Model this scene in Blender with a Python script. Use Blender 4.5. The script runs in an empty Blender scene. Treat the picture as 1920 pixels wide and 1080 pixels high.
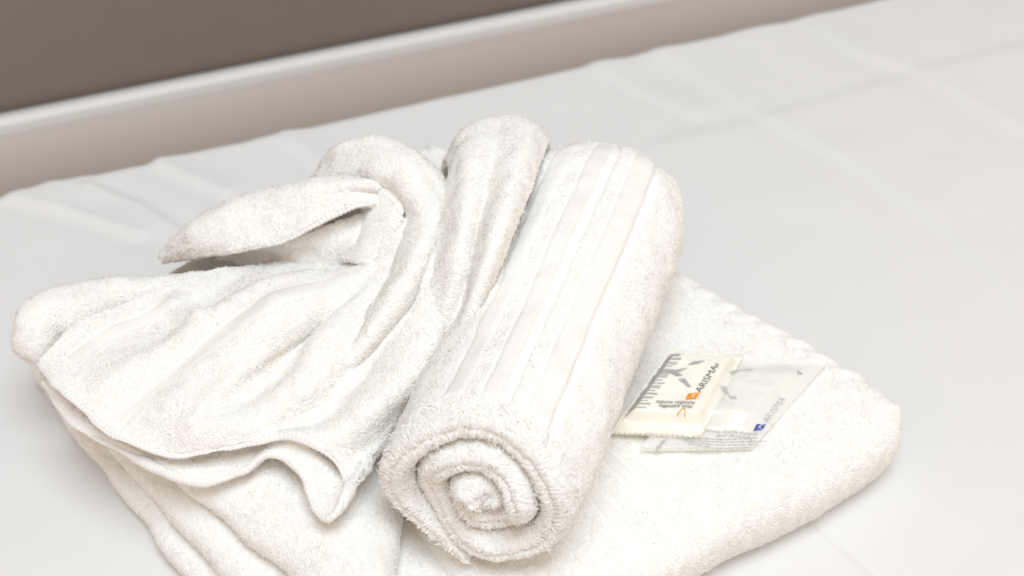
import bpy, math, random
import numpy as np

random.seed(7)
rng = np.random.default_rng(11)
scn = bpy.context.scene
R = math.radians

# ------------------------------------------------------------------ camera, world, lamps, exposure
PITCH, DIST, FOC = R(42), 0.90, 50.0
FWD = np.array([0, math.cos(PITCH), -math.sin(PITCH)])
RIGHT = np.array([1.0, 0, 0])
UP = np.cross(RIGHT, FWD)
CAM = -FWD * DIST
cd = bpy.data.cameras.new("camera")
cam = bpy.data.objects.new("camera", cd)
scn.collection.objects.link(cam)
cam.location = CAM
cam.rotation_euler = (math.pi / 2 - PITCH, 0, 0)
cd.lens = FOC
cd.sensor_width = 36
cd.clip_start = 0.01
cd.clip_end = 50
cd.dof.use_dof = True
cd.dof.focus_distance = 0.70
cd.dof.aperture_fstop = 6.5
scn.camera = cam

world = bpy.data.worlds.new("World")
scn.world = world
world.use_nodes = True
bg = world.node_tree.nodes["Background"]
bg.inputs[0].default_value = (1.0, 0.84, 0.71, 1)
bg.inputs[1].default_value = 0.82


def area(name, loc, target, size, power, col):
    l = bpy.data.lights.new(name, 'AREA')
    l.shape = 'DISK'
    l.size = size
    l.energy = power
    l.color = col
    o = bpy.data.objects.new(name, l)
    scn.collection.objects.link(o)
    o.location = loc
    d = np.array(target) - np.array(loc)
    import mathutils
    o.rotation_euler = mathutils.Vector(d).to_track_quat('-Z', 'Y').to_euler()
    return o


area("ceiling_lamp", (0.25, -0.85, 2.85), (0, -0.1, 0), 1.7, 56.0, (0.755, 0.90, 1.0))

vs = scn.view_settings
vs.view_transform = 'Standard'
vs.look = 'None'
vs.exposure = 0.0
vs.gamma = 1.0
vs.use_curve_mapping = False
scn.render.engine = 'CYCLES'
scn.cycles.max_bounces = 24
scn.cycles.diffuse_bounces = 18
scn.cycles.transmission_bounces = 18
scn.cycles.transparent_max_bounces = 12
scn.cycles.use_denoising = True
scn.cycles.caustics_reflective = False
scn.cycles.caustics_refractive = False


# ------------------------------------------------------------------ helpers
def at(px, py, z=0.0):
    """point of height z seen at photo pixel (px, py)"""
    fp = 1920 * FOC / 36
    d = FWD * fp + RIGHT * (px - 960) - UP * (py - 540)
    return CAM + d * ((z - CAM[2]) / d[2])


def unit(a):
    return a / (np.linalg.norm(a, axis=-1, keepdims=True) + 1e-12)


def _h(ix, iy, iz, s):
    n = (ix * 374761393 + iy * 668265263 + iz * 2147483647 + s * 974634777) & 0xFFFFFFFF
    n = ((n ^ (n >> 13)) * 1274126177) & 0xFFFFFFFF
    n = ((n ^ (n >> 16)) * 2246822519) & 0xFFFFFFFF
    return ((n ^ (n >> 15)) & 0xFFFFFF) / float(0x7FFFFF) - 1.0


def noise(P, scale, seed=0):
    p = np.asarray(P, float) / scale + 1000.0
    i = np.floor(p).astype(np.int64)
    f = p - i
    f = f * f * f * (f * (f * 6 - 15) + 10)
    out = 0
    for dx in (0, 1):
        for dy in (0, 1):
            for dz in (0, 1):
                w = (f[..., 0] if dx else 1 - f[..., 0]) * (f[..., 1] if dy else 1 - f[..., 1]) * (f[..., 2] if dz else 1 - f[..., 2])
                out = out + w * _h(i[..., 0] + dx, i[..., 1] + dy, i[..., 2] + dz, seed)
    return out


def vnoise(P, scale, seed=0):
    return np.stack([noise(P, scale, seed + k * 17) for k in range(3)], -1)


def cr1(C, x):
    """Catmull-Rom through rows of C at parameters x in [0, len-1]"""
    C = np.asarray(C, float)
    n = len(C)
    E = np.concatenate([[2 * C[0] - C[1]], C, [2 * C[-1] - C[-2]]])
    i = np.clip(np.floor(x).astype(int), 0, n - 2)
    t = (x - i).reshape(-1, *([1] * (C.ndim - 1)))
    p0, p1, p2, p3 = E[i], E[i + 1], E[i + 2], E[i + 3]
    return 0.5 * (2 * p1 + (p2 - p0) * t + (2 * p0 - 5 * p1 + 4 * p2 - p3) * t * t + (3 * p1 - p0 - 3 * p2 + p3) * t ** 3)


def loft(ctrl, us, vs_):
    """ctrl[m][n] = (px, py, z) -> world grid (len(us), len(vs_), 3)"""
    W = np.array([[at(*c) for c in row] for row in ctrl])
    A = cr1(W, np.asarray(us))
    return np.transpose(cr1(np.transpose(A, (1, 0, 2)), np.asarray(vs_)), (1, 0, 2))


def gnormals(G):
    du = np.gradient(G, axis=0)
    dv = np.gradient(G, axis=1)
    return unit(np.cross(du, dv))


def gtris(nu, nv, base=0, wrap_u=False):
    i = np.arange(nu if wrap_u else nu - 1)
    j = np.arange(nv - 1)
    I, J = np.meshgrid(i, j, indexing='ij')
    I2 = (I + 1) % nu
    a, b, c, d = I * nv + J, I2 * nv + J, I2 * nv + J + 1, I * nv + J + 1
    return np.concatenate([np.stack([a, b, c], -1).reshape(-1, 3), np.stack([a, c, d], -1).reshape(-1, 3)]) + base


def cellmask(m):
    """vertex mask (nu, nv) -> mask per triangle in gtris order"""
    c = m[:-1, :-1] & m[1:, :-1] & m[1:, 1:] & m[:-1, 1:]
    return np.concatenate([c.reshape(-1), c.reshape(-1)])


class Soup:
    def __init__(self):
        self.v, self.t, self.n, self.nr, self.mi = [], [], 0, [], []

    def add(self, V, T, nrm=None, slot=0):
        self.v.append(np.asarray(V, float).reshape(-1, 3))
        self.nr.append(np.zeros_like(self.v[-1]) if nrm is None else np.asarray(nrm, float).reshape(-1, 3))
        self.t.append(np.asarray(T, int) + self.n)
        self.mi.append(np.full(len(self.t[-1]), slot, np.int32))
        self.n += len(self.v[-1])

    def build(self, name, mat, parent=None, smooth=True):
        V = np.concatenate(self.v).astype(np.float32)
        T = np.concatenate(self.t).astype(np.int32)
        me = bpy.data.meshes.new(name)
        me.vertices.add(len(V))
        me.vertices.foreach_set("co", V.ravel())
        me.loops.add(T.size)
        me.loops.foreach_set("vertex_index", T.ravel())
        me.polygons.add(len(T))
        me.polygons.foreach_set("loop_start", np.arange(0, T.size, 3, dtype=np.int32))
        me.polygons.foreach_set("loop_total", np.full(len(T), 3, np.int32))
        if smooth:
            me.polygons.foreach_set("use_smooth", np.ones(len(T), bool))
        me.update(calc_edges=True)
        if any(np.any(k) for k in self.nr):
            me.normals_split_custom_set_from_vertices(np.concatenate(self.nr).astype(np.float32))
        for m_ in (mat if isinstance(mat, tuple) else (mat,)):
            me.materials.append(m_)
        if isinstance(mat, tuple):
            me.polygons.foreach_set('material_index', np.concatenate(self.mi))
        o = bpy.data.objects.new(name, me)
        scn.collection.objects.link(o)
        if parent:
            o.parent = parent
            o.matrix_parent_inverse = parent.matrix_basis.inverted()
        return o


def thing(name, label, cat, loc=(0, 0, 0)):
    o = bpy.data.objects.new(name, None)
    o.empty_display_size = 0.02
    scn.collection.objects.link(o)
    o.location = loc
    o["label"] = label
    o["category"] = cat
    bpy.context.view_layer.update()
    return o


def scatter(V, N, T, dens):
    V = V.reshape(-1, 3)
    N = N.reshape(-1, 3)
    a, b, c = V[T[:, 0]], V[T[:, 1]], V[T[:, 2]]
    ar = 0.5 * np.linalg.norm(np.cross(b - a, c - a), axis=1)
    idx = np.repeat(np.arange(len(T)), rng.poisson(ar * dens))
    r1, r2 = np.sqrt(rng.random(len(idx))), rng.random(len(idx))
    w = np.stack([1 - r1, r1 * (1 - r2), r1 * r2], -1)[..., None]
    t = T[idx]
    return (V[t] * w).sum(1), unit((N[t] * w).sum(1))


def pile(soup, V, N, T, dens, length=0.0023, rad=0.00034, seed=0, lift=0.0005, stray=0.10, tip=0.25, fdir=None):
    """terry pile: short bent loops lying on the cloth (tent-shaped beads) plus a few loops that stand up"""
    P, n = scatter(V, N, T, dens)
    m = len(P)
    if m == 0:
        return
    f = vnoise(P, 0.006, 40 + seed) + vnoise(P, 0.0025, 60 + seed) * 0.9 + rng.normal(0, 0.28, (m, 3))
    if fdir is not None:
        f = f + fdir(P)
    t = unit(f - n * (f * n).sum(1, keepdims=True))
    L = (length * np.clip(1 + 0.3 * noise(P, 0.006, 90 + seed) + rng.normal(0, 0.22, m), 0.4, 1.8))[:, None]
    up = lift * np.clip(0.55 + 0.5 * noise(P, 0.004, 95 + seed) + rng.normal(0, 0.25, m), 0.05, 1.6)[:, None]
    st = (rng.random(m) < stray)[:, None]
    up_end = np.where(st, up * 2.2, up * tip)
    sd = unit(np.cross(n, t))
    bend = L * rng.normal(0, 0.22, (m, 1))
    r = (rad * np.clip(rng.normal(1, 0.18, m), 0.5, 1.6))[:, None]
    rows = []
    for x, hgt, k in ((-0.5, -0.0005, 0.55), (-0.2, None, 1.05), (0.17, None, 1.1), (0.5, 'e', 0.45)):
        hh = up if hgt is None else (up_end if hgt == 'e' else hgt)
        c = P + t * L * x + sd * bend * (0.25 - x * x) * 2 + n * hh
        rows += [c - sd * r * k * 1.15 - n * r * 0.45, c + n * r * k * 0.55, c + sd * r * k * 1.15 - n * r * 0.45]
    VV = np.stack(rows, 1)
    tt = []
    for a in (0, 3, 6):
        for b in (0, 1):
            tt += [[a + b, a + b + 3, a + b + 4], [a + b, a + b + 4, a + b + 1]]
    TT = (np.array(tt)[None] + (np.arange(m) * 12)[:, None, None]).reshape(-1, 3)
    # winding outward
    g = np.cross(VV[:, 3] - VV[:, 0], VV[:, 4] - VV[:, 0])
    if (g * n).sum(1).mean() < 0:
        TT = TT[:, ::-1]
    soup.add(VV.reshape(-1, 3), TT, slot=1)


def ends(n, k=2.2):
    """0..1 samples crowded towards both ends"""
    x = np.linspace(-1, 1, n)
    y = np.sign(x) * (1 - (1 - np.abs(x)) ** k)
    return (y + 1) / 2


# ------------------------------------------------------------------ materials
def mat_new(name):
    m = bpy.data.materials.new(name)
    m.use_nodes = True
    nt = m.node_tree
    return m, nt, nt.nodes["Principled BSDF"]


def noise_bump(nt, b, scale, strength, dist, detail=3):
    tc = nt.nodes.new("ShaderNodeTexCoord")
    nz = nt.nodes.new("ShaderNodeTexNoise")
    nz.inputs["Scale"].default_value = scale
    nz.inputs["Detail"].default_value = detail
    bp = nt.nodes.new("ShaderNodeBump")
    bp.inputs["Strength"].default_value = strength
    bp.inputs["Distance"].default_value = dist
    nt.links.new(tc.outputs["Object"], nz.inputs["Vector"])
    nt.links.new(nz.outputs["Fac"], bp.inputs["Height"])
    nt.links.new(bp.outputs["Normal"], b.inputs["Normal"])
    return tc, nz, bp


def mottled(name, c1, c2, scale, rough=0.9, bump=(900, 0.3, 0.0004), spec=0.2, sheen=0.0):
    m, nt, b = mat_new(name)
    b.inputs["Roughness"].default_value = rough
    b.inputs["Specular IOR Level"].default_value = spec
    b.inputs["Sheen Weight"].default_value = sheen
    tc, nz, bp = noise_bump(nt, b, *bump)
    n2 = nt.nodes.new("ShaderNodeTexNoise")
    n2.inputs["Scale"].default_value = scale
    n2.inputs["Detail"].default_value = 4
    nt.links.new(tc.outputs["Object"], n2.inputs["Vector"])
    mx = nt.nodes.new("ShaderNodeMix")
    mx.data_type = 'RGBA'
    mx.inputs[6].default_value = (*c1, 1)
    mx.inputs[7].default_value = (*c2, 1)
    nt.links.new(n2.outputs["Fac"], mx.inputs[0])
    nt.links.new(mx.outputs[2], b.inputs["Base Color"])
    return m


def terry(name, c):
    """cotton loops: nearly lossless white yarn with a knobbly surface"""
    m, nt, b = mat_new(name)
    b.inputs["Roughness"].default_value = 1.0
    b.inputs["Specular IOR Level"].default_value = 0.0
    tc = nt.nodes.new("ShaderNodeTexCoord")
    nz = nt.nodes.new("ShaderNodeTexNoise")
    nz.inputs["Scale"].default_value = 35
    nt.links.new(tc.outputs["Object"], nz.inputs["Vector"])
    cm = nt.nodes.new("ShaderNodeMix")
    cm.data_type = 'RGBA'
    cm.inputs[6].default_value = (*c, 1)
    cm.inputs[7].default_value = (*[min(0.995, k + 0.006) for k in c], 1)
    nt.links.new(nz.outputs["Fac"], cm.inputs[0])
    nt.links.new(cm.outputs[2], b.inputs["Base Color"])
    vo = nt.nodes.new("ShaderNodeTexVoronoi")
    vo.inputs["Scale"].default_value = 480
    n2 = nt.nodes.new("ShaderNodeTexNoise")
    n2.inputs["Scale"].default_value = 260
    n2.inputs["Detail"].default_value = 3
    ad = nt.nodes.new("ShaderNodeMath")
    ad.operation = 'SUBTRACT'
    bp = nt.nodes.new("ShaderNodeBump")
    bp.inputs["Strength"].default_value = 0.12
    bp.inputs["Distance"].default_value = 0.0014
    for q in (vo, n2):
        nt.links.new(tc.outputs["Object"], q.inputs["Vector"])
    nt.links.new(n2.outputs["Fac"], ad.inputs[0])
    nt.links.new(vo.outputs["Distance"], ad.inputs[1])
    nt.links.new(ad.outputs[0], bp.inputs["Height"])
    nt.links.new(bp.outputs["Normal"], b.inputs["Normal"])
    return m


M_TERRY = terry("terry_cotton", (0.928, 0.914, 0.885))
m_, nt_, b_ = mat_new("terry_loops")
nt_.nodes.remove(b_)
dif = nt_.nodes.new("ShaderNodeBsdfDiffuse")
trl = nt_.nodes.new("ShaderNodeBsdfTranslucent")
mxs = nt_.nodes.new("ShaderNodeMixShader")
nzs = nt_.nodes.new("ShaderNodeTexNoise")
nzs.inputs["Scale"].default_value = 60
cmx = nt_.nodes.new("ShaderNodeMix")
cmx.data_type = 'RGBA'
cmx.inputs[6].default_value = (0.972, 0.961, 0.938, 1)
cmx.inputs[7].default_value = (0.982, 0.971, 0.950, 1)
nt_.links.new(nzs.outputs["Fac"], cmx.inputs[0])
for q_ in (dif, trl):
    nt_.links.new(cmx.outputs[2], q_.inputs["Color"])
mxs.inputs[0].default_value = 0.17
nt_.links.new(dif.outputs[0], mxs.inputs[1])
nt_.links.new(trl.outputs[0], mxs.inputs[2])
nt_.links.new(mxs.outputs[0], nt_.nodes["Material Output"].inputs["Surface"])
M_LOOPS = m_
M_WEAVE = mottled("flat_woven_cotton", (0.885, 0.872, 0.845), (0.91, 0.897, 0.87), 60, 0.9, (900, 0.8, 0.0006), 0.1)
M_SHEET = mottled("bed_sheet_cotton", (0.775, 0.771, 0.768), (0.79, 0.785, 0.781), 9, 0.85, (1500, 0.25, 0.0002), 0.25)
M_HEAD = mottled("beige_leatherette", (0.42, 0.365, 0.325), (0.435, 0.378, 0.335), 40, 0.45, (500, 0.3, 0.0004), 0.5)
M_EDGE_LIGHT = mottled("painted_edge_light", (0.67, 0.66, 0.65), (0.69, 0.68, 0.67), 30, 0.5, (400, 0.1, 0.0002), 0.4)  # pale colour stands in for light caught on the headboard's top edge
M_WALL = mottled("brown_wall_paint", (0.265, 0.225, 0.20), (0.28, 0.235, 0.21), 14, 0.8, (300, 0.4, 0.0006), 0.3)

# ------------------------------------------------------------------ setting: wall, headboard, bed
E1 = unit(at(1620, 0) - at(0, 360))
E2 = np.array([-E1[1], E1[0], 0])
EDGE = float(at(0, 360) @ E2)
Z = np.array([0, 0, 1.0])


def bed_xyz(s, q, z):
    return E1 * s + E2 * q + Z * z


def box_soup(sp, s0, s1, q0, q1, z0, z1):
    c = [bed_xyz(s, q, z) for s in (s0, s1) for q in (q0, q1) for z in (z0, z1)]
    sp.add(c, [[0, 1, 3], [0, 3, 2], [4, 6, 7], [4, 7, 5], [0, 4, 5], [0, 5, 1], [2, 3, 7], [2, 7, 6], [0, 2, 6], [0, 6, 4], [1, 5, 7], [1, 7, 3]])


sp = Soup()
box_soup(sp, -2.0, 2.6, EDGE + 0.0445, EDGE + 0.2, -0.6, 1.6)
wall = sp.build("wall", M_WALL, smooth=False)
wall["kind"] = "structure"

# headboard: padded slab with a rounded top, just behind the bed
hb = thing("headboard", "low beige padded headboard with its lit top edge painted as a pale strip, behind the bed", "headboard", bed_xyz(0, EDGE + 0.05, -0.4))
ss = np.linspace(-1.6, 2.2, 120)


def extrude(prof, slope=0.0105):
    G = np.array([[bed_xyz(s, EDGE + q, z - slope * (s + 0.3) if z > -0.05 else z) for (q, z) in prof] for s in ss])
    sp = Soup()
    sp.add(G, gtris(*G.shape[:2])[:, ::-1])
    return sp


extrude([(0.030, -0.40), (0.030, -0.1), (0.030, 0.0240), (0.044, 0.0240), (0.044, -0.40)]).build("padded_panel", M_HEAD, hb)
extrude([(0.0305, 0.0242)] + [(0.0365 - 0.006 * math.cos(a), 0.030 + 0.005 * math.sin(a)) for a in np.linspace(0, math.pi * 0.6, 12)] + [(0.044, 0.034), (0.044, 0.0242)]).build("painted_lit_top_edge", M_EDGE_LIGHT, hb)  # lit top edge: its brightness is put into a separate paler strip

# bed: mattress + sheet
bed = thing("bed", "wide bed made up with a smooth white cotton sheet with pressed crease lines", "bed", bed_xyz(0.1, EDGE - 0.75, -0.5))
sp = Soup()
box_soup(sp, -1.25, 1.55, EDGE - 1.5, EDGE - 0.02, -0.30, -0.012)
sp.build("mattress", mottled("mattress_ticking", (0.7, 0.69, 0.66), (0.74, 0.73, 0.7), 20), bed, smooth=False)

sg = np.concatenate([np.linspace(-1.28, -0.45, 60), np.linspace(-0.448, 0.75, 520), np.linspace(0.76, 1.58, 60)])
qin = np.concatenate([np.linspace(-1.53, -0.55, 40), np.linspace(-0.548, -0.010, 300)])
Sg, Qg = np.meshgrid(sg, qin, indexing='ij')
X = bed_xyz(Sg[..., None], (Qg + EDGE)[..., None], 0)


def crease(X, pix, amp, w, step=0.0, z=0.0):
    pts = [at(*p, z)[:2] for p in pix]
    best = np.full(X.shape[:2], 1e9)
    side = np.zeros(X.shape[:2])
    for a, b in zip(pts[:-1], pts[1:]):
        ab = b - a
        L = np.linalg.norm(ab)
        rel = X[..., :2] - a
        t = np.clip(rel @ ab / L ** 2, 0, 1)
        dv = rel - t[..., None] * ab
        d = np.linalg.norm(dv, axis=-1)
        s = (ab[0] * rel[..., 1] - ab[1] * rel[..., 0]) / L
        m = d < best
        best = np.where(m, d, best)
        side = np.where(m, s, side)
    return amp * np.exp(-(best / w) ** 2) + step * side / w * np.exp(-(best / (2.2 * w)) ** 2)


h = np.zeros(X.shape[:2])
for pix, amp, w, st in (
        ([(1180, 70), (1250, 104), (1437, 223), (1608, 311), (1790, 440), (1960, 620)], 0.0006, 0.009, 0.0007),
        ([(1240, 272), (1313, 254), (1437, 223), (1728, 137), (1990, 70)], 0.0003, 0.009, -0.00025),
        ([(1530, 50), (1598, 93), (1728, 137), (1930, 250)], 0.0007, 0.010, 0.0007),
        ([(1500, 965), (1600, 1040), (1720, 1150)], -0.0011, 0.003, 0.0),
        ([(290, 305), (345, 330), (420, 362)], 0.0016, 0.006, 0.0009),
        ([(20, 370), (120, 395), (260, 440)], 0.0014, 0.007, 0.0008),
        ([(170, 350), (260, 385), (330, 430)], 0.0012, 0.006, -0.0006),
        ([(540, 262), (600, 300), (640, 330)], 0.0012, 0.008, 0.0007),
        ([(1100, 110), (1190, 165), (1300, 215)], 0.0007, 0.008, 0.0006)):
    h += 1.5 * crease(X, pix, amp, w * 0.75, st)
h += 0.0010 * noise(X, 0.13, 5) + 0.0004 * noise(X, 0.03, 6)
near = np.exp(-((Qg + 0.006) / 0.03) ** 2)
for pxx, pyy, am, wd in ((95, 340, 0.006, 0.009), (150, 330, 0.003, 0.014), (505, 262, 0.005, 0.012), (545, 255, 0.003, 0.012), (750, 205, 0.002, 0.02), (1130, 115, 0.0035, 0.02), (1215, 95, 0.003, 0.015), (1400, 55, 0.002, 0.02)):
    s0 = float(at(pxx, pyy) @ E1)
    h += 0.45 * am * np.exp(-((Sg - s0) / wd) ** 2) * near
h += 0.0006 * noise(np.stack([Sg, 0 * Sg, 0 * Sg], -1), 0.03, 8) * near
top = X.copy()
top[..., 2] = h
# far side turns over a soft edge and hangs
rows = [top]
ce = top[:, -1, :]
for k in range(1, 8):
    a = k / 7 * math.pi / 2
    rows.append((ce + E2 * 0.016 * math.sin(a) - Z * 0.016 * (1 - math.cos(a)))[:, None, :])
for k in range(1, 8):
    rows.append((ce + E2 * 0.016 - Z * (0.016 + k * 0.03))[:, None, :])
G = np.concatenate(rows, 1)
sp = Soup()
sp.add(G, gtris(*G.shape[:2]))
sp.build("sheet", M_SHEET, bed)

# ------------------------------------------------------------------ towels
DENS = 0.95e6


def slab(soup, corners, zb, zt, r, nu=110, nv=90, round_k=0.10, wob=0.003, seed=0, mask=None, lump=0.0012, top_fn=None, fuzz=DENS, edge_only=False):
    """plump folded layer: plan quad corners (xy, CCW), half-round edges of plan width r"""
    c = [np.array(p[:2]) for p in corners]
    a = np.sin(np.linspace(-1, 1, nu) * math.pi / 2)
    b = np.sin(np.linspace(-1, 1, nv) * math.pi / 2)
    S, T = np.meshgrid(a, b, indexing='ij')
    cr_ = 1 - round_k * np.abs(S * T) ** 7
    s, t = S * cr_, T * cr_
    u, v = (s + 1) / 2, (t + 1) / 2
    P = (1 - u)[..., None] * (1 - v)[..., None] * c[0] + u[..., None] * (1 - v)[..., None] * c[1] + u[..., None] * v[..., None] * c[2] + (1 - u)[..., None] * v[..., None] * c[3]
    Lu = np.linalg.norm(c[1] - c[0])
    Lv = np.linalg.norm(c[3] - c[0])
    d = np.minimum((1 - np.abs(S)) * Lu / 2, (1 - np.abs(T)) * Lv / 2)
    g = np.clip(1 - (1 - np.clip(d / r, 0, 1)) ** 2.5, 0, 1) ** (1 / 2.2)
    zm, hh = (zb + zt) / 2, (zt - zb) / 2
    out = []
    P3 = np.concatenate([P, np.full(P.shape[:2] + (1,), zm)], -1)
    W = np.stack([noise(P3, 0.035, seed + 1), noise(P3, 0.035, seed + 2), 0 * S], -1) * wob
    for sg_ in (1, -1):
        Q = P3 + W
        Q[..., 2] = zm + sg_ * hh * g
        if sg_ == 1:
            Q[..., 2] += g * (lump * noise(P3, 0.03, seed + 3) + lump * 0.7 * noise(P3, 0.012, seed + 4))
            if top_fn is not None:
                Q[..., 2] += g * top_fn(S, T, P3)
        n = gnormals(Q) * sg_
        tr = gtris(nu, nv)
        soup.add(Q, tr if sg_ == 1 else tr[:, ::-1])
        keep = np.ones((nu, nv), bool)
        if sg_ == 1:
            if mask is not None:
                keep = ~mask(S, T)
        else:
            keep = g < 0.93
        km = cellmask(keep)
        pile(soup, Q, n, tr[km], fuzz, seed=seed)
        if sg_ == 1:
            out = (Q, n, S, T)
    return out


def patch(soup, Q, n, i0, i1, j0, j1, off, thick=0.0012):
    q = Q[i0:i1, j0:j1] + n[i0:i1, j0:j1] * off
    qb = Q[i0:i1, j0:j1] - n[i0:i1, j0:j1] * thick
    nu, nv = q.shape[:2]
    q = q.copy()
    q[0], q[-1], q[:, 0], q[:, -1] = qb[0], qb[-1], qb[:, 0], qb[:, -1]
    soup.add(q, gtris(nu, nv))



def pix(P):
    v = np.asarray(P) - CAM
    fp = 1920 * FOC / 36
    zz = v @ FWD
    return 960 + fp * (v @ RIGHT) / zz, 540 - fp * (v @ UP) / zz


def find(Q, n, px, py):
    x, y = pix(Q)
    d = (x - px) ** 2 + (y - py) ** 2 + 1e6 * ((n * unit(CAM - Q)).sum(-1) < -0.1)
    return np.unravel_index(np.argmin(d), d.shape)


def stitched(G, n, amp, per):
    a = np.cumsum(np.r_[0, np.linalg.norm(np.diff(G.mean(1), axis=0), axis=1)])
    return G + n * (amp * np.sin(a * 2 * math.pi / per))[:, None, None]


def tube(soup, pts, rad, nseg=10, nu=None, wob=0.0, seed=0, fuzz=0, stitch=None, cap=True, terry_len=0.0034, caps_fuzz=True, flow=None, hole=False, sub=8, wrinkle=0.0):
    """swept rounded bead through world points, radius per point"""
    pts = np.asarray(pts, float)
    rad = np.broadcast_to(np.asarray(rad, float), (len(pts),))
    nu = nu or (len(pts) - 1) * sub + 1
    x = np.linspace(0, len(pts) - 1, nu)
    Cn = cr1(pts, x)
    rr = cr1(rad[:, None], x)[:, 0]
    tg = unit(np.gradient(Cn, axis=0))
    ref = unit(np.cross(tg, Z + 1e-3))
    nn = np.cross(ref, tg)
    a = np.linspace(0, 2 * math.pi, nseg, endpoint=False)
    ringdir = ref[:, None] * np.cos(a)[None, :, None] + nn[:, None] * np.sin(a)[None, :, None]
    sc = np.ones(nu)
    ringsC = [Cn]
    G = Cn[:, None] + ringdir * rr[:, None, None]
    if wob:
        G = G + ringdir * (noise(G, 0.02, seed) * wob + noise(G, 0.008, seed + 1) * wob * 0.6)[..., None]
    if wrinkle:
        G = G + ringdir * (np.sin(a * 3 + 0.7)[None, :] * wrinkle * np.ones((nu, 1)))[..., None]
    if cap:
        pre, post = [], []
        for k in (3, 2, 1, 0):
            f = math.sin(k / 4 * math.pi / 2)
            o_ = math.cos(k / 4 * math.pi / 2)
            c_ = Cn[0] - tg[0] * rr[0] * 0.9 * o_
            pre.append(c_ + (G[0] - Cn[0]) * max(f, 0.02))
            c_ = Cn[-1] + tg[-1] * rr[-1] * 0.9 * o_
            post.append(c_ + (G[-1] - Cn[-1]) * max(f, 0.02))
        pre = pre[::-1]
        if hole:
            pre = [Cn[0] + tg[0] * rr[0] * dd + (G[0] - Cn[0]) * ff for dd, ff in ((0.8, 0.10), (0.1, 0.20), (-0.35, 0.24), (-0.60, 0.34), (-0.66, 0.5), (-0.55, 0.72), (-0.3, 0.9))]
        G = np.concatenate([np.array(pre), G, np.array(post)])
    G2 = np.concatenate([G, G[:, :1]], 1)
    n = gnormals(G2)
    cen = G2.mean(1, keepdims=True)
    if ((n * (G2 - cen)).sum(-1)).mean() < 0:
        n = -n
    if stitch:
        G2 = stitched(G2, n, *stitch)
    tr = gtris(*G2.shape[:2])
    soup.add(G2, tr)
    if fuzz:
        pile(soup, G2, n, tr, fuzz, length=terry_len, seed=seed)
    return G2, n


# ---- large folded bath towel under everything
bath = thing("bath_towel", "large white bath towel folded flat in thick layers beneath the other two towels", "bath towel", at(860, 700, 0.0))
body = Soup()
wv = Soup()
hm = Soup()
top_c = at(800, 270, 0.025)
right_c = at(1762, 822, 0.023)
fr = at(1305, 1096, 0.012)
dirf = unit(right_c - fr)
left_c = at(36, 690, 0.010)
D_bl = right_c - dirf * 0.29
D_tl = top_c - dirf * 0.13
BANDS = [(1180, 1030), (1266, 1020), (1350, 1000)]
LU = 0.29


def s_of(px, py, z=0.036):
    p = at(px, py, z)
    best = min(((np.linalg.norm(((1 - u) * (1 - v) * D_bl + u * (1 - v) * right_c + u * v * top_c + (1 - u) * v * D_tl - p)[:2]), u) for u in np.linspace(0, 1, 300) for v in np.linspace(0, 0.5, 40)))
    return 2 * best[1] - 1


bs = [s_of(*b) for b in BANDS]
HEM0, HEM1 = 0.895, 0.985
bw = 0.026
mband = lambda S, T: (np.min(np.abs(S[..., None] - np.array(bs)), -1) < bw) & (T > -0.985)
mhem = lambda S, T: (S > HEM0) & (S < HEM1) & (T > -0.80)
puff = lambda S, T, P: 0.0015 * np.exp(-((T + 0.55) / 0.25) ** 2) + 0.002 * noise(P, 0.06, 77) - 0.012 * np.clip((T + 0.1) / 1.1, 0, 1) ** 1.0
Q, n, S, T = slab(body, [D_bl, right_c, top_c, D_tl], 0.001, 0.0445, 0.0225, 200, 150, round_k=0.075, seed=10, wob=0.0035,
                  mask=lambda S, T: mband(S, T) | mhem(S, T), top_fn=puff)
sa = S[:, 0]
for b in bs:
    ii = np.where(np.abs(sa - b) < bw * 1.15)[0]
    patch(wv, Q, n, ii[0] - 1, ii[-1] + 2, 1, 149, 0.0003)
ii = np.where((sa > HEM0) & (sa < HEM1))[0]
jj = np.where(T[0] > -0.80)[0]
Qh = Q.copy()
along = np.cumsum(np.r_[0, np.linalg.norm(np.diff(Q[-20, :], axis=0), axis=1)])
Qh[..., 2] += 0.0018 * np.sin(along[None, :] * 2 * math.pi / 0.016 + S * 40)
patch(hm, Qh, n, ii[0] - 1, ii[-1] + 2, jj[0], jj[-1], 0.0018)

# stacked lower layers on the left
A0 = at(48, 704, 0.007)
A1 = at(354, 1080, 0.007)
dA = unit(A1 - A0)
A_bl = A1 + dA * 0.09
slab(body, [A_bl, A_bl + dirf * 0.16, top_c - dirf * 0.03, A0], 0.0005, 0.017, 0.009, 110, 130, round_k=0.03, seed=20, wob=0.004)
B0 = at(60, 690, 0.022)
B1 = at(247, 868, 0.022)
B2 = at(424, 1078, 0.022)
dB = unit(B2 - B1)
slab(body, [B2 + dB * 0.09, B2 + dB * 0.09 + dirf * 0.14, top_c - dirf * 0.035 + 0 * Z, B0 + dirf * 0.004], 0.014, 0.035, 0.010, 110, 130, round_k=0.03, seed=30, wob=0.004)
C1 = at(344, 895, 0.044)
C2 = at(537, 1080, 0.044)
dC = unit(C2 - C1)
slab(body, [C2 + dC * 0.10, at(722, 1230, 0.047), at(800, 640, 0.047), at(130, 705, 0.044)], 0.030, 0.057, 0.014, 120, 130, round_k=0.10, seed=40, wob=0.0035,
     top_fn=lambda S, T, P: 0.005 * (1 - S * S) * np.clip(1 - T, 0, 1))
body.build("terry_cloth", (M_TERRY, M_LOOPS), bath)
wv.build("woven_band", M_WEAVE, bath)
hm.build("hem", M_WEAVE, bath)

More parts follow.
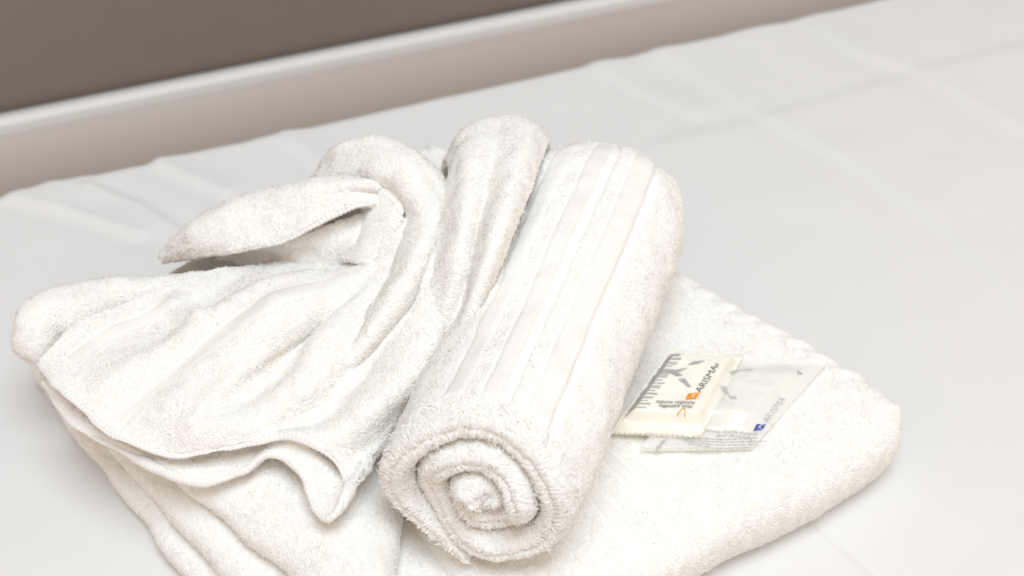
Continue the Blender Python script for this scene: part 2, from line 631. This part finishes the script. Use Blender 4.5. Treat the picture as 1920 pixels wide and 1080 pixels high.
# ---- rolled towel
roll = thing("rolled_towel", "white towel rolled into a thick cylinder with its spiral end facing the camera", "rolled towel", at(920, 960, 0.045))


def build_roll(F, Bk, Rf, Rb, pitch, turns, phi_end, nlen, squash, dbl, rough_seed, rim=0.010, nth=300, fuzz=DENS, core=0.0, thick=0.93, end_fn=None, keep_back=False):
    """spiral sheet: returns Soup body plus outer grid; F, Bk axis ends; Rf, Rb outer radii"""
    ax = unit(Bk - F)
    rr_ = unit(np.cross(ax, Z))
    uu = np.cross(rr_, ax)
    L = np.linalg.norm(Bk - F)
    th = np.linspace(0, 2 * math.pi * turns, nth)
    phi = phi_end - (th[-1] - th)
    rc = 1.0 - (th[-1] - th) / (2 * math.pi) * pitch       # outer radius (unit)
    ro = rc
    ri = rc - pitch * thick
    # smooth inner start
    ri = np.maximum(ri, core)
    ro = np.maximum(ro, core + 0.02)
    wv_ = 1 + 0.05 * np.sin(2 * phi + 0.6) * (1 - rc)
    wv_ = wv_ * (1 - 0.19 * np.clip((1.1 - (th[-1] - th)) / 1.1, 0, 1) ** 1.5)
    ri, ro = ri * wv_, ro * wv_
    # taper outer end of the sheet
    tp = np.clip((th[-1] - th) / 0.30, 0, 1) ** 0.5
    ri = ro - (ro - ri) * np.maximum(tp, 0.02)
    body = Soup()
    nr = 13
    path = []
    for x in np.linspace(1, 0, nlen):
        path.append((x, 1.0, 0.0))
    for k in range(1, nr):
        s = 1 - 2 * k / nr
        base = math.sqrt(max(0, 1 - abs(s) ** 3.0))
        dent = 1 - dbl * math.exp(-(s / 0.16) ** 2)
        path.append((0, s, base * dent))
    for x in np.linspace(0, 1, 8):
        path.append((x, -1.0, 0.0))
    npth = len(path)
    G = np.zeros((nth, npth, 3))
    endn = 0.0035 * np.sin(th * 1.3 + 1) + 0.003 * np.sin(th * 2.9 + 2)
    for k, (x, s, o_) in enumerate(path):
        rad = (ro + ri) / 2 + s * (ro - ri) / 2
        Rx = Rf + (Rb - Rf) * x
        # rounded shoulders at both ends of the outer face
        sh = 1.0
        px_ = F + ax * (x * L)
        v = px_[None] + (rr_[None] * np.cos(phi)[:, None] * squash[0] + uu[None] * np.sin(phi)[:, None] * squash[1]) * (rad * Rx)[:, None]
        off = -o_ * rim + endn * (1 - x)
        if end_fn is not None:
            off = off + end_fn(phi, rad) * (1 - x) ** 3
        v = v + ax[None] * off[:, None]
        G[:, k] = v
    return G, th, phi, nlen, nr, ax, rr_, uu, L


RF = 0.0525
axF = at(921, 903, 0.040 + 0.050)
axB = at(1150, 372, 0.040 + 0.050)
sq = (1.04, 0.915)
G, th, phi, NL, NR, ax, rr_, uu, LR = build_roll(axF, axB, RF, RF * 1.14, 0.295, 2.85, R(262 + 360), 90, sq, 0.15, 1, rim=0.011, nth=420, core=0.03, thick=0.89,
                                                 end_fn=lambda p, r: -0.004 * (1 - r) + 0.006 * np.sin(p) * r)
# soft lumps, gentle pinch towards the left where the hem lies, rounded far end
x_ = np.concatenate([np.linspace(1, 0, NL), np.zeros(NR - 1), np.linspace(0, 1, 8)])
far = np.clip((x_ - 0.86) / 0.14, 0, 1)
cen = axF + ax * 0
rel = G - axF
al = (rel @ ax)
radv = rel - al[..., None] * ax
shr = 1 - 0.16 * far ** 2.2
G = axF + al[..., None] * ax + radv * shr[None, :, None]
near_ = np.clip(1 - x_ / 0.07, 0, 1)
rdir = unit(radv)
lum = 0.0022 * noise(G, 0.05, 201) + 0.0012 * noise(G, 0.018, 202) + 0.0006 * noise(G, 0.007, 203)
G = G + rdir * lum[..., None]
inner_w = 0.0014 * noise(G, 0.02, 205)
G = G + ax * (inner_w * (x_ == 0)[None, :])[..., None]
n = gnormals(G)
chk = (n[-60:, 5:NL - 5] * rdir[-60:, 5:NL - 5]).sum(-1).mean()
if chk < 0:
    n = -n
body = Soup()
tr = gtris(*G.shape[:2])
body.add(G, tr if chk > 0 else tr[:, ::-1])
tv_r = (th[-1] - th)[:, None] + 0 * x_[None]
outer = (tv_r < 2 * math.pi * 1.02) & (np.arange(len(x_))[None] < NL)
rimm = (np.arange(len(x_))[None] >= NL - 2) & (np.arange(len(x_))[None] < NL + NR + 1) & (th[:, None] > -1)
# woven stripes along the roll, given by where they lie on the outer face
last = np.where(tv_r[:, 0] < 2 * math.pi * 1.02)[0]
Go, no = G[last[0]:, :NL], n[last[0]:, :NL]


def row_of(px, py):
    i, j = find(Go, no, px, py)
    return last[0] + i


def stripe(pa, pb):
    a_, b_ = sorted((row_of(*pa), row_of(*pb)))
    return a_, b_


STR = [stripe((1078, 566), (1122, 566)), stripe((1000, 540), (1030, 530)), stripe((935, 540), (958, 540))]
print("stripes", STR)
band_rows = np.zeros(len(th), bool)
for a_, b_ in STR:
    band_rows[a_:b_ + 1] = True
for a_, b_ in STR[:2]:
    G[a_ - 2:a_ - 0, :NL] -= rdir[a_ - 2:a_ - 0, :NL] * 0.0030
    band_rows[a_ - 2:a_] = True
bandv = band_rows[:, None] & (np.arange(len(x_))[None] < NL - 1)
km = cellmask((outer | rimm) & ~bandv)
# end-face tufts are longer and lie along the face
kr = cellmask(rimm)
pile(body, G, n, tr[km & ~kr], DENS,  seed=100)
flow_r = None
pile(body, G, n, tr[kr], DENS * 1.15, length=0.0046, lift=0.0010, stray=0.14, rad=0.00036, seed=110, fdir=lambda P: 1.3 * unit((P - axF) - ((P - axF) @ ax)[:, None] * ax))
body.build("terry_cloth", (M_TERRY, M_LOOPS), roll)
for a_, b_ in STR:
    wb = Soup()
    patch(wb, G, n, a_ - 1, b_ + 2, 1, NL - 1, 0.0004)
    wb.build("woven_band", M_WEAVE, roll)

# ---- hand towel gathered into a fan
fan = thing("fan_folded_towel", "white hand towel gathered into a fan with looped folds, left of the rolled towel", "hand towel", at(500, 760, 0.055))
cols = [
    [(75, 682, .078), (150, 612, .085), (300, 550, .086), (480, 500, .080), (640, 506, .074)],
    [(128, 740, .080), (262, 660, .083), (405, 592, .085), (545, 535, .090), (690, 492, .084)],
    [(212, 808, .077), (342, 712, .086), (485, 628, .094), (615, 553, .100), (738, 462, .102)],
    [(330, 855, .073), (440, 755, .080), (560, 652, .088), (684, 560, .098), (770, 425, .114)],
    [(448, 838, .079), (530, 760, .088), (635, 668, .098), (742, 560, .108), (810, 430, .120)],
    [(540, 812, .087), (620, 750, .090), (705, 678, .096), (784, 588, .106), (838, 470, .120)],
    [(602, 840, .085), (682, 782, .092), (755, 712, .100), (818, 622, .108), (852, 510, .116)],
    [(643, 888, .077), (738, 788, .084), (796, 712, .094), (842, 612, .102), (858, 556, .108)],
    [(640, 938, .080), (742, 796, .078), (799, 720, .087), (845, 622, .095), (860, 565, .101)],
    [(618, 970, .075), (742, 806, .073), (800, 728, .082), (846, 628, .090), (860, 570, .096)],
    [(590, 950, .073), (700, 810, .064), (760, 735, .072), (815, 640, .080), (845, 575, .088)],
]
low = [(562, 882, .075), (505, 852, .074), (445, 886, .066), (360, 902, .062), (234, 847, .061), (134, 792, .062), (84, 718, .064)]
tgt = (820, 575, .084)
for c in low:
    row = []
    for f in (0, .25, .5, .75, 1.0):
        e = f
        row.append(tuple(c[k] + (tgt[k] - c[k]) * e for k in range(3)))
    cols.append(row)
NC = len(cols)
us = np.linspace(0, NC - 1, (NC - 1) * 16 + 1)
vs2 = 4 * np.concatenate([np.linspace(0, 0.08, 10)[:-1], np.linspace(0.08, 1, 90)])
Gm = loft(cols, us, vs2)
nm = gnormals(Gm)
if nm[40, 40, 2] < 0:
    nm = -nm
rid = np.zeros(Gm.shape[:2])
for pixs, am, w, st in (
        ([(370, 815), (430, 735), (472, 677), (617, 553), (714, 490), (790, 400)], 0.0050, 0.012, 0.0035),
        ([(430, 817), (520, 765), (590, 722), (660, 607), (741, 532), (820, 420)], 0.0045, 0.012, 0.0035),
        ([(180, 722), (320, 655), (462, 597), (640, 508)], 0.0030, 0.008, 0.0020),
        ([(400, 775), (500, 690), (610, 600), (700, 530)], -0.0030, 0.009, 0.0),
        ([(500, 815), (600, 755), (690, 650), (770, 560)], -0.0030, 0.010, 0.0),
        ([(600, 835), (680, 770), (760, 690), (820, 600)], 0.0030, 0.014, 0.0015),
        ([(330, 560), (350, 590), (380, 610)], 0.0025, 0.006, 0.0)):
    rid += crease(Gm, pixs, am, w, st, 0.092)
Gm = Gm + nm * (2.0 * rid * (us < 7.6)[:, None] * np.clip(vs2 / 0.35, 0.15, 1)[None, :] * (1 - np.clip((3.2 - us) / 1.2, 0, 1)[:, None] * np.clip((vs2 - 2.4) / 1.2, 0, 1)[None, :]))[..., None]
fade = np.clip(vs2 / 0.25, 0, 1)[None, :]
upm = (us < 7.2)[:, None]
amp = 0.0022 * noise(Gm, 0.035, 301) + 0.0012 * noise(Gm, 0.014, 302)
Gm = Gm + nm * (amp * (0.4 + 0.6 * fade))[..., None]
nm2 = gnormals(Gm)
nm = nm2 if (nm2 * nm).sum() > 0 else -nm2
TH = 0.0045
body = Soup()
tr = gtris(*Gm.shape[:2])
Ga, Gb = Gm + nm * TH / 2, Gm - nm * TH / 2
Ga[:, 0] = Gm[:, 0]
Gb[:, 0] = Gm[:, 0]
body.add(Ga, tr)
body.add(Gb, tr[:, ::-1])
ub = ((us > 1.70) & (us < 2.02))[:, None] & (vs2 > 0.05)[None, :] & (vs2 < 3.5)[None, :]
ub2 = ((us > 0.35) & (us < 0.62))[:, None] & (vs2 > 0.3)[None, :] & (vs2 < 2.0)[None, :]
nofz = ub | ub2 | (vs2 < 0.02)[None, :]
up_all = np.ones(Gm.shape[:2], bool) & ~nofz
outer_keep = up_all & ((us < 10.5)[:, None])
pile(body, Ga, nm, tr[cellmask(outer_keep)], DENS * 1.1,  seed=300)
inside = ((us >= 10.0)[:, None] & (vs2 < 2.2)[None, :])
pile(body, Ga, nm, tr[cellmask(inside & (vs2 > 0.05)[None, :])], DENS * 0.6,  seed=310)
pile(body, Gb, -nm, tr[cellmask(((vs2 < 2.2) & (vs2 > 0.05))[None, :] & (us > -1)[:, None])], DENS * 0.6,  seed=320)

# rolled left edge of the fan: a tapering roll with a small open hole at its end
gt, nt_ = tube(body, [at(80, 646, .060), at(100, 612, .065), at(170, 584, .068), at(260, 568, .071), at(370, 553, .072), at(480, 540, .070), at(600, 545, .066)], [0.0170, 0.0180, 0.0170, 0.0150, 0.0125, 0.010, 0.008], nseg=44, sub=16, wob=0.0022, seed=430, fuzz=DENS, terry_len=0.0026, hole=True)




def sheet_piece(ctrl, du=16, th_=0.0045, seed=0, dens=DENS, amp=0.0016, mask=None, both=True):
    m, k = len(ctrl), len(ctrl[0])
    g = loft(ctrl, np.linspace(0, m - 1, (m - 1) * du + 1), np.linspace(0, k - 1, (k - 1) * du + 1))
    nn = gnormals(g)
    vw = (nn * unit(CAM - g)).sum(-1).mean()
    if vw < 0:
        nn = -nn
    g = g + nn * (amp * noise(g, 0.028, seed) + amp * 0.6 * noise(g, 0.011, seed + 1))[..., None]
    n3 = gnormals(g)
    nn = n3 if (n3 * nn).sum() > 0 else -n3
    a_, b_ = g + nn * th_ / 2, g - nn * th_ / 2
    for e in (np.s_[0], np.s_[-1], np.s_[:, 0], np.s_[:, -1]):
        a_[e] = g[e]
        b_[e] = g[e]
    t_ = gtris(*g.shape[:2])
    body.add(a_, t_)
    body.add(b_, t_[:, ::-1])
    keep = np.ones(g.shape[:2], bool) if mask is None else ~mask(*np.meshgrid(np.linspace(0, m - 1, g.shape[0]), np.linspace(0, k - 1, g.shape[1]), indexing='ij'))
    pile(body, a_, nn, t_[cellmask(keep)], dens,  seed=seed)
    if both:
        pile(body, b_, -nn, t_[cellmask(keep)], dens * 0.5,  seed=seed + 7)
    return g, nn


# pointed leaf-like corner that folds back on the left
leaf = [
    [(298, 484, .052), (302, 478, .058), (303, 482, .062), (306, 489, .061)],
    [(385, 425, .045), (362, 424, .088), (385, 450, .092), (400, 476, .086)],
    [(500, 380, .045), (462, 374, .104), (490, 415, .106), (520, 454, .103)],
    [(620, 355, .045), (600, 345, .116), (612, 375, .120), (625, 404, .118)],
    [(690, 370, .06), (690, 346, .124), (690, 360, .124), (684, 384, .123)],
    [(745, 385, .060), (745, 366, .112), (745, 374, .112), (732, 398, .108)],
]
leaf_g, _ = sheet_piece(leaf, seed=500)
# right-hand side of the opening
side = [
    [(690, 350, .118), (684, 394, .108), (668, 450, .098), (640, 492, .088)],
    [(722, 352, .126), (712, 400, .118), (690, 455, .108), (660, 492, .098)],
    [(756, 372, .126), (752, 410, .122), (730, 455, .114), (690, 500, .104)],
]
sheet_piece(side, seed=520)
# inner cloth seen in the opening
inn = [
    [(405, 480, .070), (430, 484, .070), (470, 500, .064)],
    [(545, 444, .097), (556, 474, .086), (560, 510, .076)],
    [(694, 396, .113), (674, 446, .104), (642, 514, .080)],
]
sheet_piece(inn, seed=540, both=False, amp=0.0025)
# hood-like arch behind the leaf
hood = [
    [(640, 400, .05), (588, 350, .085), (592, 330, .100), (602, 345, .106), (640, 368, .100)],
    [(690, 350, .05), (628, 292, .112), (645, 290, .122), (655, 322, .122), (672, 362, .106)],
    [(740, 350, .05), (700, 268, .124), (712, 282, .136), (705, 325, .132), (700, 366, .112)],
    [(800, 380, .06), (785, 296, .126), (775, 312, .138), (752, 345, .134), (728, 376, .114)],
    [(850, 440, .06), (838, 370, .116), (818, 385, .128), (788, 405, .126), (750, 425, .106)],
    [(840, 520, .07), (826, 455, .110), (800, 470, .123), (768, 485, .121), (738, 492, .100)],
    [(790, 610, .07), (782, 548, .102), (754, 560, .114), (724, 572, .112), (702, 572, .094)],
    [(715, 690, .07), (712, 640, .088), (690, 650, .098), (665, 656, .096), (648, 654, .082)],
    [(620, 760, .06), (625, 735, .074), (610, 738, .078), (595, 742, .076), (585, 742, .066)],
]
sheet_piece(hood, seed=560)
# tall lobe between the fan and the roll
lobe = [
    [(850, 430, .05), (832, 330, .105), (842, 300, .118), (845, 330, .124), (832, 410, .124), (806, 492, .116), (778, 570, .098), (752, 640, .078)],
    [(890, 380, .05), (868, 262, .118), (880, 270, .136), (880, 310, .144), (870, 410, .140), (850, 510, .128), (820, 600, .108), (790, 680, .084)],
    [(940, 370, .05), (935, 236, .122), (938, 258, .138), (926, 310, .142), (908, 400, .136), (884, 510, .126), (850, 620, .106), (826, 700, .086)],
    [(1000, 380, .05), (995, 244, .120), (985, 268, .144), (968, 320, .150), (940, 410, .148), (908, 510, .137), (864, 640, .112), (842, 720, .090)],
    [(1040, 400, .05), (1030, 275, .112), (1016, 292, .130), (994, 350, .138), (958, 430, .138), (922, 520, .128), (870, 645, .102), (850, 725, .080)],
]
sheet_piece(lobe, seed=580)
# cloth dipping between the arch and the lobe
dip = [
    [(806, 395, .116), (850, 400, .104), (880, 405, .118)],
    [(800, 470, .120), (842, 475, .118), (884, 478, .122)],
    [(780, 540, .110), (835, 545, .113), (878, 545, .116)],
    [(755, 600, .092), (815, 610, .094), (852, 610, .094)],
]
sheet_piece(dip, seed=595, both=False)
body.build("terry_cloth", (M_TERRY, M_LOOPS), fan)
wb = Soup()
for msk in (ub, ub2):
    iu = np.where(msk.any(1))[0]
    iv = np.where(msk.any(0))[0]
    patch(wb, Ga, nm, iu[0] - 1, iu[-1] + 2, iv[0], iv[-1], 0.0001)
wb.build("woven_band", M_WEAVE, fan)
hs = Soup()
hp = Gm[:, 0]
tube(hs, hp, 0.0021, nseg=8, sub=8, wob=0.0012, seed=610, stitch=(0.00009, 0.0024))
tube(hs, leaf_g[:, -1], 0.0016, nseg=8, sub=6, wob=0.0010, seed=620, stitch=(0.00015, 0.0024))
hs.build("hem", M_WEAVE, fan)

# ---- two sachets from the toiletries, leaning against the roll on the bath towel
def plain(name, col, rough, spec=0.5, alpha=1.0, bump=None):
    m, nt, b = mat_new(name)
    b.inputs["Base Color"].default_value = (*col, 1)
    b.inputs["Roughness"].default_value = rough
    b.inputs["Specular IOR Level"].default_value = spec
    b.inputs["Alpha"].default_value = alpha
    noise_bump(nt, b, *(bump or (350, 0.1, 0.0003)))
    return m


M_SOAPW = plain("cream_wrapper_film", (0.90, 0.875, 0.79), 0.28, 0.5)
M_GELW = plain("milky_sachet_film", (0.98, 0.97, 0.94), 0.2, 0.45, 0.52)
M_GREY = plain("grey_ink", (0.43, 0.43, 0.425), 0.4)
M_PALE = plain("pale_grey_ink", (0.52, 0.52, 0.51), 0.4)
M_FAINT = plain("faint_grey_ink", (0.66, 0.655, 0.645), 0.4)
M_DARK = plain("dark_ink", (0.12, 0.115, 0.11), 0.4)
M_ORANGE = plain("orange_ink", (0.85, 0.33, 0.02), 0.4)
M_BLUE = plain("blue_ink", (0.07, 0.10, 0.42), 0.4)
M_WHITEINK = plain("cream_ink", (0.85, 0.82, 0.72), 0.4)


class Sachet:
    def __init__(self, quad, zbase, hfun, name, label, cat):
        """quad: pixel corners BL, BR, TR, TL at height zbase; hfun(s, t, P) gives the film's height above it"""
        self.c = [at(*p, zbase) for p in quad]
        self.z = zbase
        self.h = hfun
        self.root = thing(name, label, cat, sum(self.c) / 4)

    def xy(self, s, t):
        c = self.c
        s, t = np.asarray(s, float)[..., None], np.asarray(t, float)[..., None]
        return (1 - s) * (1 - t) * c[0] + s * (1 - t) * c[1] + s * t * c[2] + (1 - s) * t * c[3]

    def st(self, P):
        """inverse bilinear by Newton steps"""
        P = np.asarray(P, float)
        s = np.full(P.shape[:-1], 0.5)
        t = s.copy()
        for _ in range(8):
            r = (self.xy(s, t) - P)[..., :2]
            e = 1e-4
            ds = (self.xy(s + e, t) - self.xy(s, t))[..., :2] / e
            dt = (self.xy(s, t + e) - self.xy(s, t))[..., :2] / e
            det = ds[..., 0] * dt[..., 1] - ds[..., 1] * dt[..., 0]
            s = s - (r[..., 0] * dt[..., 1] - r[..., 1] * dt[..., 0]) / det
            t = t - (ds[..., 0] * r[..., 1] - ds[..., 1] * r[..., 0]) / det
        return s, t

    def surf(self, s, t, off=0.0):
        P = self.xy(s, t)
        P[..., 2] += self.h(s, t, P) + off
        return P

    def film(self, mat, nu=90, nv=110, teeth=0.0):
        a = np.linspace(0, 1, nu)
        b = np.linspace(0, 1, nv)
        S, T = np.meshgrid(a, b, indexing='ij')
        P = self.surf(S, T)
        B = self.xy(S, T)
        B[..., 2] -= 0.0006
        if teeth:
            tri = np.abs(((a * 17) % 1.0) - 0.5) * 2 - 0.5
            for X_ in (P, B):
                d0 = unit(X_[:, 0] - X_[:, 3])
                d1 = unit(X_[:, -1] - X_[:, -4])
                X_[:, 0] += d0 * (tri * teeth)[:, None]
                X_[:, -1] += d1 * (tri * teeth)[:, None]
        sp = Soup()
        tr = gtris(nu, nv)
        sp.add(P, tr)
        sp.add(B, tr[:, ::-1])
        for e in (np.s_[0], np.s_[-1], np.s_[:, 0], np.s_[:, -1]):
            q = np.stack([P[e], B[e]], 1)
            sp.add(q, gtris(len(q), 2))
        return sp.build("wrapper_film", mat, self.root)

    def pquad(self, sp, pts, n=6, off=0.0006, zt=None):
        """printed four-cornered mark given by pixels"""
        z = self.z + (0.008 if zt is None else zt)
        W = [at(*p, z) for p in pts]
        a = np.linspace(0, 1, n)
        S, T = np.meshgrid(a, a, indexing='ij')
        S, T = S[..., None], T[..., None]
        P = (1 - S) * (1 - T) * W[0] + S * (1 - T) * W[1] + S * T * W[2] + (1 - S) * T * W[3]
        s, t = self.st(P)
        sp.add(self.surf(s, t, off), gtris(n, n))

    def line(self, sp, p0, p1, w=1.2, **k):
        d = np.array(p1, float) - np.array(p0, float)
        q = np.array([-d[1], d[0]]) / np.linalg.norm(d) * w / 2
        self.pquad(sp, [tuple(p0 - q), tuple(p1 - q), tuple(p1 + q), tuple(p0 + q)], **k)

    def text(self, sp, body, p0, p1, cap, zt=0.008, off=0.0006, bold=0.0):
        cu = bpy.data.curves.new("txt", 'FONT')
        cu.body = body
        cu.resolution_u = 3
        cu.offset = bold
        o = bpy.data.objects.new("txt", cu)
        scn.collection.objects.link(o)
        bpy.context.view_layer.update()
        dg = bpy.context.evaluated_depsgraph_get()
        me = bpy.data.meshes.new_from_object(o.evaluated_get(dg))
        me.calc_loop_triangles()
        V = np.array([v.co[:] for v in me.vertices])
        T = np.array([t.vertices[:] for t in me.loop_triangles])
        bpy.data.objects.remove(o)
        bpy.data.curves.remove(cu)
        bpy.data.meshes.remove(me)
        x = (V[:, 0] - V[:, 0].min()) / (V[:, 0].max() - V[:, 0].min())
        y = V[:, 1] / 0.69
        z = self.z + zt
        a, b, c = at(*p0, z), at(*p1, z), at(p0[0] + cap[0], p0[1] + cap[1], z)
        P = a + x[:, None] * (b - a) + y[:, None] * (c - a)
        s, t = self.st(P)
        sp.add(self.surf(s, t, off), T)


def sstep(x, a, b):
    k = np.clip((x - a) / (b - a), 0, 1)
    return k * k * (3 - 2 * k)


def h_gel(s, t, P):
    e = sstep(s, 0.02, 0.22) * sstep(1 - s, 0.05, 0.26) * sstep(t, 0.16, 0.36) * sstep(1 - t, 0.05, 0.26)
    return 0.0012 + 0.0058 * e + 0.0007 * noise(P * np.array([1, 1, 0]), 0.012, 701) + 0.0004 * noise(P * np.array([1, 1, 0]), 0.005, 702) + 0.0010 * np.exp(-((s - 0.02) / 0.03) ** 2)


def h_soap(s, t, P):
    e = sstep(s, 0.03, 0.17) * sstep(1 - s, 0.03, 0.13) * sstep(t, 0.11, 0.17) * sstep(1 - t, 0.08, 0.16)
    return 0.0010 + 0.0072 * e ** 0.8 + 0.0005 * noise(P * np.array([1, 1, 0]), 0.010, 711) + 0.0007 * (1 - e) * noise(P * np.array([1, 1, 0]), 0.004, 712) + 0.0012 * (1 - sstep(s, 0.0, 0.2))


gel = Sachet([(1200, 845), (1410, 842), (1552, 679), (1334, 676)], 0.0490, h_gel, "shower_gel_sachet",
             "flat milky translucent sachet with blue logo square, lying partly under the soap", "gel sachet")
gel.film(M_GELW, teeth=0.0)
sp = Soup()
zt = 0.006
gel.text(sp, "ARISMA", (1441, 783), (1476, 738), (-11, -4), zt=zt, bold=-0.018)
gel.text(sp, "douche shampoo", (1356, 800), (1421, 806), (3, -6), zt=zt)
gel.text(sp, "shower shampoo", (1325, 797), (1352, 801), (3, -5), zt=zt)
gel.text(sp, "gel doccia", (1345, 806), (1408, 811), (3, -5), zt=zt)
gel.line(sp, (1409, 812), (1412, 819), 2.0, zt=zt)
gel.pquad(sp, [(1494, 697), (1506, 702), (1502, 703), (1495, 704)], zt=0.002)
sp.build("lettering", M_GREY, gel.root, smooth=False)
sp = Soup()
rr = random.Random(4)
for k, (x0, x1, y0, y1) in enumerate(((1272, 1420, 812, 818), (1268, 1438, 818, 824), (1282, 1420, 824, 830), (1290, 1408, 830, 836))):
    x = x0
    while x < x1:
        w = rr.uniform(4, 13)
        f0, f1 = (x - x0) / (x1 - x0), (min(x + w, x1) - x0) / (x1 - x0)
        sag = lambda f: 5 * math.sin(f * math.pi)
        gel.line(sp, (x0 + (x1 - x0) * f0, y0 + (y1 - y0) * f0 + sag(f0)), (x0 + (x1 - x0) * f1, y0 + (y1 - y0) * f1 + sag(f1)), rr.uniform(1.3, 2.3), zt=0.003)
        x += w + rr.uniform(1.5, 3)
for q in ([(1388, 694), (1396, 689), (1416, 690), (1404, 697)], [(1366, 703), (1380, 697), (1390, 696), (1372, 708)], [(1350, 727), (1361, 728), (1367, 742), (1360, 742)], [(1364, 744), (1378, 745), (1382, 750), (1370, 750)]):
    gel.pquad(sp, q, zt=zt)
for q in ([(1231, 836), (1242, 832), (1238, 842), (1229, 845)], [(1240, 826), (1250, 822), (1246, 830), (1238, 832)], [(1251, 818), (1264, 813), (1258, 819), (1248, 824)]):
    gel.pquad(sp, q, zt=0.002)
sp.build("printed_pattern", M_PALE, gel.root, smooth=False)
sp = Soup()
gel.pquad(sp, [(1420, 787), (1438, 786), (1431, 797), (1414, 798)], zt=zt)
lg = sp.build("logo", M_BLUE, gel.root, smooth=False)
sp = Soup()
for a_, b_ in (((1423, 796), (1428, 788)), ((1424, 792), (1434, 787)), ((1425, 791), (1429, 797))):
    gel.line(sp, a_, b_, 1.0, zt=zt, off=0.0009)
sp.build("logo_letter", M_WHITEINK, lg, smooth=False)

soap = Sachet([(1146, 812), (1314, 820), (1394, 666), (1258, 660)], 0.0520, h_soap, "wrapped_soap",
              "small soap bar in a cream wrapper with grey bars and orange logo square", "soap")
soap.film(M_SOAPW, nu=137, teeth=0.0010)
sp = Soup()
zt = 0.0080
soap.text(sp, "ARISMA", (1314, 738), (1347, 690), (-12, -4), zt=zt, bold=-0.010)
soap.text(sp, "®", (1345, 690), (1349, 685), (-6, -2), zt=zt)
soap.text(sp, "sapone vegetale", (1230, 756), (1301, 760), (2.5, -7), zt=zt, bold=-0.004)
soap.text(sp, "vegetable soap", (1234, 763), (1297, 767), (2.5, -6), zt=zt)
sp.build("lettering", M_DARK, soap.root, smooth=False)
sp = Soup()
bars = [(.17, .185), (.215, .23), (.255, .262), (.285, .31), (.335, .352), (.375, .385), (.41, .445), (.465, .475), (.50, .512), (.54, .60), (.605, .65), (.68, .69), (.71, .745), (.77, .79), (.81, .845), (.86, .868), (.885, .91), (.93, .945)]
sp2 = Soup()
for k, (t0, t1) in enumerate(bars):
    w = 0.27 + 0.03 * math.sin(k * 2.1)
    a, b = np.linspace(0.035, w - 0.01, 14), np.linspace(t0 - 0.0, t1, 4)
    S, T = np.meshgrid(a, b, indexing='ij')
    (sp if k % 3 else sp2).add(soap.surf(S, T + 0.03 * (S - 0.15), 0.0004), gtris(14, 4))
for q in ([(1289, 686), (1300, 680), (1322, 678), (1308, 684)], [(1256, 702), (1266, 694), (1290, 690), (1270, 699)], [(1258, 701), (1270, 699), (1280, 706), (1268, 707)], [(1272, 713), (1284, 712), (1289, 718), (1278, 719)], [(1280, 719), (1288, 718), (1296, 726), (1290, 727)]):
    soap.pquad(sp, q, zt=zt)
sp.build("printed_bars", M_GREY, soap.root, smooth=False)
xs = np.arange(1180, 1223, 6.0)
for k, x in enumerate(xs):
    soap.line(sp2, (x, 815 + (x - 1180) * 0.05), (x + 3, 818 + (x - 1180) * 0.05), 1.6, zt=0.001)
    soap.line(sp2, (x + 3, 818 + (x - 1180) * 0.05), (x + 6, 815 + (x - 1180) * 0.05), 1.2, zt=0.001)
sp2.build("printed_pattern", M_PALE, soap.root, smooth=False)
sp = Soup()
soap.pquad(sp, [(1290, 739), (1312, 737), (1306, 749), (1285, 750)], zt=zt)
soap.line(sp, (1270, 775), (1283, 767), 1.6, zt=zt)
soap.line(sp, (1283, 767), (1285, 776), 1.6, zt=zt)
lg = sp.build("logo", M_ORANGE, soap.root, smooth=False)
sp = Soup()
for a_, b_ in (((1296, 748), (1301, 739)), ((1297, 744), (1308, 739)), ((1298, 743), (1302, 748))):
    soap.line(sp, a_, b_, 1.1, zt=zt, off=0.0009)
sp.build("logo_letter", M_WHITEINK, lg, smooth=False)
